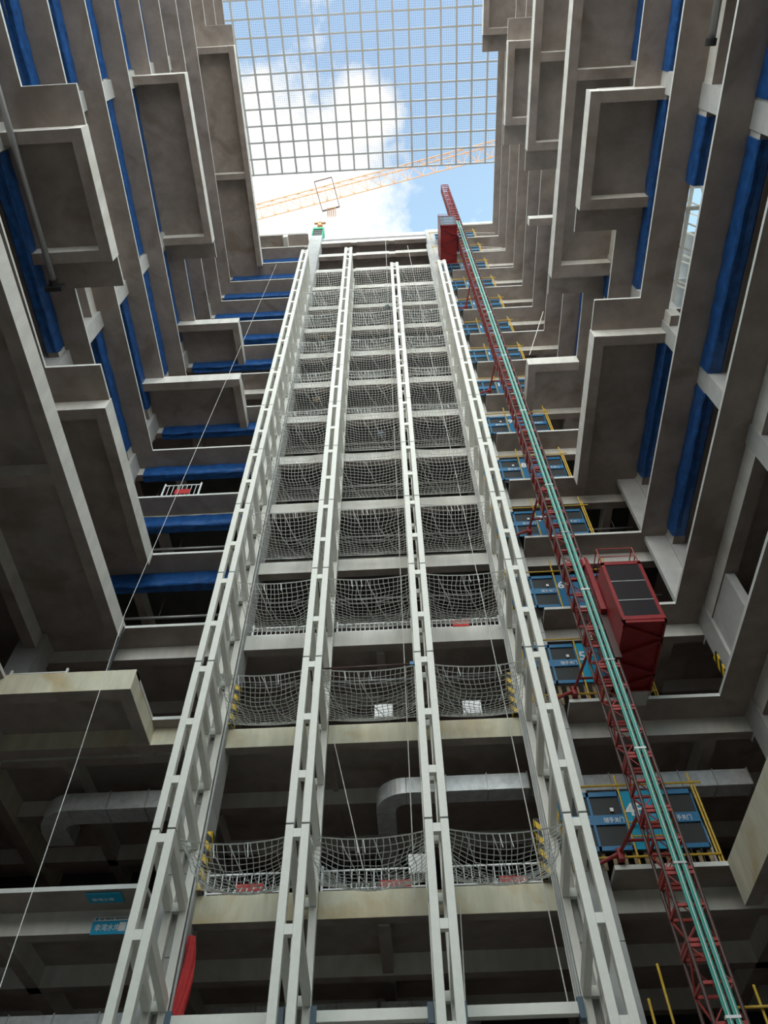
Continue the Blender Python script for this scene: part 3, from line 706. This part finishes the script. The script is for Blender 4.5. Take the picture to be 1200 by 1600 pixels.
# ------------------------------------------------------------------ roof grid with net
GZ = 72.0
t = thing('roof_grid', (0, 6, GZ), 'white square steel grid spanning the open roof', 'roof grid'); o3 = t.location
b = MB(); xs = [-10.0 - 1.27 + 1.27 * i - .0 for i in range(-1, 19)]
for x in xs: b.box(x - .07, x + .07, -6, 13.98, GZ - .3, GZ)
b.build('long_bars', M['grid'], t, off=o3)
b = MB(); ys = [13.9 - 1.275 * i for i in range(16)]
for y in ys: b.box(xs[0], xs[-1], y - .065, y + .065, GZ - .28, GZ - .02)
b.build('cross_bars', M['grid'], t, off=o3)
b = MB()
y = -5.8
while y < 13.9: b.tube([(xs[0] + (xs[-1] - xs[0]) * i / 8, y + .03 * math.sin(i * 2 + y), GZ + .15 + .05 * math.sin(i + y)) for i in range(9)], .0055, 3, caps=False); y += .16
x = xs[0]
while x < xs[-1]: b.tube([(x + .04 * math.sin(i * 1.7 + x * 3), -6 + 20 * i / 10, GZ + .15) for i in range(11)], .0055, 3, caps=False); x += .16
b.build('cover_net', M['black'], t, off=o3)
# parapet screen at the top of the bay
t = thing('roof_screen', (-1, 19.3, 70.2), 'pale mesh screen along the parapet above the bay', 'screen'); o3 = t.location
for x0, x1 in ((-5.5, -.9), (.5, 3.7)): bx('panel', x0, x1, 19.4, 19.45, 70.4, 71.5, M['roofsheet'], t)
bx('rail', -5.6, 3.8, 19.3, 19.45, 70.2, 70.4, M['white'], t)
b = MB()
for i in range(9):
    x = -5.5 + i * 1.15; b.tube([(x, 19.5, 70.3), (x, 19.5, 71.9)], .02, 5)
b.build('posts', M['white'], t, off=o3)

# ------------------------------------------------------------------ tower crane jib and the netted box
P0 = Vector((-21.5, 22.7, 90)); P1 = Vector((24, 13.8, 90)); d = (P1 - P0).normalized(); s = d.cross(Vector((0, 0, 1))).normalized()
t = thing('tower_crane_jib', P0, 'orange lattice crane jib crossing the sky behind the roof grid', 'crane'); o3 = t.location
L = (P1 - P0).length; n = 30; w_, h_ = 1.6, 1.7
b = MB()
b.tube([P0 + s * w_ / 2, P1 + s * w_ / 2], .06, 6); b.tube([P0 - s * w_ / 2, P1 - s * w_ / 2], .06, 6); b.tube([P0 + Vector((0, 0, h_)), P1 + Vector((0, 0, h_))], .06, 6)
b.build('chords', M['crane'], t, off=o3)
b = MB()
for i in range(n):
    a = P0 + d * (L * i / n); m_ = P0 + d * (L * (i + .5) / n) + Vector((0, 0, h_)); c = P0 + d * (L * (i + 1) / n)
    for q in (s * w_ / 2, -s * w_ / 2): b.tube([a + q, m_, c + q], .035, 5)
    b.tube([a + s * w_ / 2, a - s * w_ / 2], .03, 5)
    b.tube([a + s * w_ / 2, c - s * w_ / 2], .025, 5)
b.build('lacing', M['crane'], t, off=o3)
c = P0 + d * (L * .335); b = MB()
for a1, a2 in ((-1.0, -1), (1.0, -1)): b.tube([c + d * a1 + s * 1.5, c + d * a1 - s * 1.7], .04, 6)
b.tube([c - d * 1.0 + s * 1.5, c + d * 1.0 + s * 1.5], .06, 6); b.tube([c - d + -s * 1.7, c + d - s * 1.7], .09, 6)
b.build('trolley', M['darkmast'], t, off=o3)
b = MB(); q = c - s * 2.0
for i in range(5): b.box(q.x - .5 + i * .22, q.x - .42 + i * .22, q.y - .5, q.y + .5, 89.6 + .1 * (i % 2), 90.3)
b.build('winch', M['crane'], t, off=o3)
t = thing('netted_lift_box', (-6.2, 19.6, 70.9), 'green netted box standing on top of the left bay column', 'hoist box'); o3 = t.location
b = MB(); b.box(-6.65, -5.75, 19.3, 20.2, 70.9, 74.0); b.build('box', M['dark'], t, off=o3)
b = MB()
for x in (-6.68, -5.72): b.tube([(x, 19.25, 70.9), (x, 19.25, 74.1)], .06, 6)
b.box(-6.7, -5.7, 19.2, 19.3, 73.6, 74.1); b.box(-5.74, -5.68, 19.25, 20.2, 70.9, 74.1); b.build('green_sheet', M['green'], t, off=o3)
b = MB()
for i in range(4): b.box(-6.65, -5.75, 19.24, 19.28, 71.3 + i * .6, 71.36 + i * .6)
b.build('slats', M['pipe'], t, off=o3)
t = thing('crane_hook_block', (-6.2, 19.4, 76.2), 'orange crane hook block above the green netted box', 'crane hook'); o3 = t.location
b = MB(); b.box(-6.75, -5.65, 19.3, 19.5, 76.2, 76.4); b.box(-6.35, -6.05, 19.3, 19.5, 75.6, 76.5); b.box(-6.4, -5.9, 19.3, 19.5, 75.3, 75.45); b.build('block', M['crane'], t, off=o3)
b = MB(); b.tube([(-6.2, 19.4, 76.4), (-6.0, 19.6, 89.8)], .015, 4); b.build('cable', M['black'], t, off=o3)

# ------------------------------------------------------------------ white steelwork in the light well seen through the right wall
t = thing('skylight_frame', (14, 8.7, 28), 'white steel stair frame glimpsed through the gap in the right wall', 'steel frame'); o3 = t.location
b = MB()
for z in (31.5, 35.0, 38.5, 42.0):
    xa = z * .385; b.bar((xa - .6, 8.2, z), (xa + 2.2, 8.2, z), .14); b.bar((xa - .6, 16.5, z), (xa + 2.2, 16.5, z), .14)
    for q in (0, .8, 1.7): b.bar((xa + q, 8.2, z), (xa + q, 16.5, z), .13)
    for y in (9.6, 11.0, 12.4, 13.8, 15.2): b.bar((xa - .3, y, z), (xa + 1.9, y + .9, z), .08); b.bar((xa, y, z), (xa, y, z + 1.1), .07)
    b.bar((xa, 8.2, z + 1.1), (xa, 16.5, z + 1.1), .08); b.bar((xa + .8, 8.5, z), (xa + 2.1, 12.5, z + 3.5), .16)
for y in (8.2, 16.5):
    for q in (-.2, 1.9): b.bar((31.5 * .385 + q, y, 28), (42 * .385 + q, y, 42.2), .16)
b.build('frame', M['steel'], t, off=o3)
for z, y0, y1 in ((35.15, 12.3, 15.2), (38.65, 11.2, 13.5), (31.65, 12.5, 16.3)):
    xa = z * .385; bx('deck', xa - .1, xa + 1.8, y0, y1, z, z + .06, M['roofsheet'], t)

# ------------------------------------------------------------------ signs on the lower left ledge
def sign(x0, x1, y, z0, z1, label):
    t = thing('wall_sign', ((x0 + x1) / 2, y, z0), label, 'sign'); o3 = t.location; h = z1 - z0; W = x1 - x0
    bx('board', x0, x1, y - .02, y, z0, z1, M['signblue'], t); bx('header_strip', x0, x1, y - .026, y - .02, z1 - .24 * h, z1, M['white'], t)
    bx('emblem', x0 + .06 * W, x0 + .12 * W, y - .03, y - .026, z1 - .2 * h, z1 - .06 * h, M['signblue'], t)
    text('lettering', '幸湾水岸', h * .42, M['white'], t, (x0 + .08 * W - o3[0], -.03, h * .22), (math.pi / 2, 0, 0), sx=.9)
    text('header_lettering', '中建一局集团第一建筑有限公司', h * .12, M['signdark'], t, (x0 + .16 * W - o3[0], -.03, h * .82), (math.pi / 2, 0, 0), sx=1.0)
    bx('white_square', x0 + .72 * W, x0 + .90 * W, y - .026, y - .02, z0 + .16 * h, z0 + .66 * h, M['white'], t)
sign(-8.28, -7.3, 19.44, 9.58, 10.02, 'blue and white sign on the concrete beam left of the trusses')
t = thing('wall_sign', (-8.0, 18.9, 10.2), 'smaller dim blue sign under the slab above the bright sign', 'sign'); o3 = t.location
bx('board', -8.35, -7.45, 18.60, 19.05, 10.19, 10.21, M['signblue'], t)
text('lettering', '幸湾水岸', .16, M['white'], t, (-8.25 - o3[0], .05, -.012), (math.pi, 0, 0), sx=.9)

# red banner
b = MB(); vs = []; fs = []; nz, nx = 14, 6
for i in range(nz + 1):
    v = i / nz; z = 9.25 - 2.1 * v; wv = .32 * math.sin(math.pi * min(1, v * .8 + .12)) ** .7 + .02
    for j in range(nx + 1):
        u = j / nx; vs.append((-5.62 + u * wv - .02 * v, 18.95 + .06 * math.sin(u * 9 + v * 7), z))
for i in range(nz):
    for j in range(nx): a = i * (nx + 1) + j; fs.append((a, a + nx + 1, a + nx + 2, a + 1))
b._add(vs, fs); o = b.build('red_flag', M['redcloth'], off=(-5.6, 18.95, 9.25), smooth=True)
so = o.modifiers.new('s', 'SOLIDIFY'); so.thickness = .01
tag(o, 'long red cloth banner hanging beside the left truss at the bottom', 'banner')

# ------------------------------------------------------------------ loose ropes
def rope(pts, r, label, m='rope', grp=None):
    b = MB(); b.tube(pts, r, 5); tag(b.build('rope', M[m], off=tuple(pts[0])), label, 'rope', grp)
rope([(-8.27, 17.5, 57.76), (-8.17, 15.0, 16.61), (-7.42, 14.0, 10.71), (-6.49, 12.5, 5.18)], .009, 'thin pale rope running from the top left down to the lower left ledge')
rope([(.05, 18.8, 69.9), (-.02, 18.8, 9.8)], .015, 'vertical white rope down the middle bay')
rope([(1.9, 19.0, 66), (3.3, 19.0, 7.4)], .015, 'slanting white rope down the right bay')
rope([(3.45, 18.85, 60), (3.45, 18.85, 7.3)], .013, 'vertical white rope along the right side of the bay')
rope([(1.1, 19.05, 9.9), (1.0, 19.0, 7.4)], .014, 'short white rope hanging below the lowest beam to the tie beam')
rope([(-2.3, 18.9, 15.0), (-1.35, 19.2, 10.9)], .013, 'white rope slanting behind the lowest middle net')
for i, (k, y) in enumerate(((17, 0), (16, 0), (14, 0))):
    rope([(7.6, 18.4, Z[k] + .9), (9.3, 18.3, Z[k] + .1)], .02, 'slanting pale brace at the right end of a high landing, %s' % ['topmost', 'second from the top', 'third from the top'][i], 'rope', 'slanting braces at the high landings')
rope([(8.0, 18.3, Z[11] + .1), (9.4, 17.2, Z[12] - .3)], .025, 'pink and white striped pole leaning across the right corner', 'rope')

# small site clutter
pipe_thing('prop_tube', [(-2.55, 16.85, 15.85), (.45, 16.85, 15.9)], .03, M['darkmast'], 'rusty tube lashed between the two middle trusses at the second net', 'tube')
b = MB(); b.box(.3, .5, 16.7, 16.85, 15.75, 15.95); b.box(.15, .34, 16.74, 16.82, 15.78, 15.9)
tag(b.build('blue_rag', M['bluepanel'], off=(.4, 16.8, 15.85)), 'blue rag tied to the third truss at the second net', 'rag')
pipe_thing('cable_bundle', [(-9.9, 18.4, 19.7), (-9.7, 18.2, 16.0)], .06, M['black'], 'thick black cable hanging from the corner above the stained ledge', 'cable')
b = MB(); b.box(9.62, 9.66, 17.6, 17.9, Z[5] + .1, Z[5] + .9)
tag(b.build('hazard_board', M['hazard'], off=(9.64, 17.7, Z[5] + .1)), 'black and yellow corner board at the far right corner beside the cage', 'warning board')
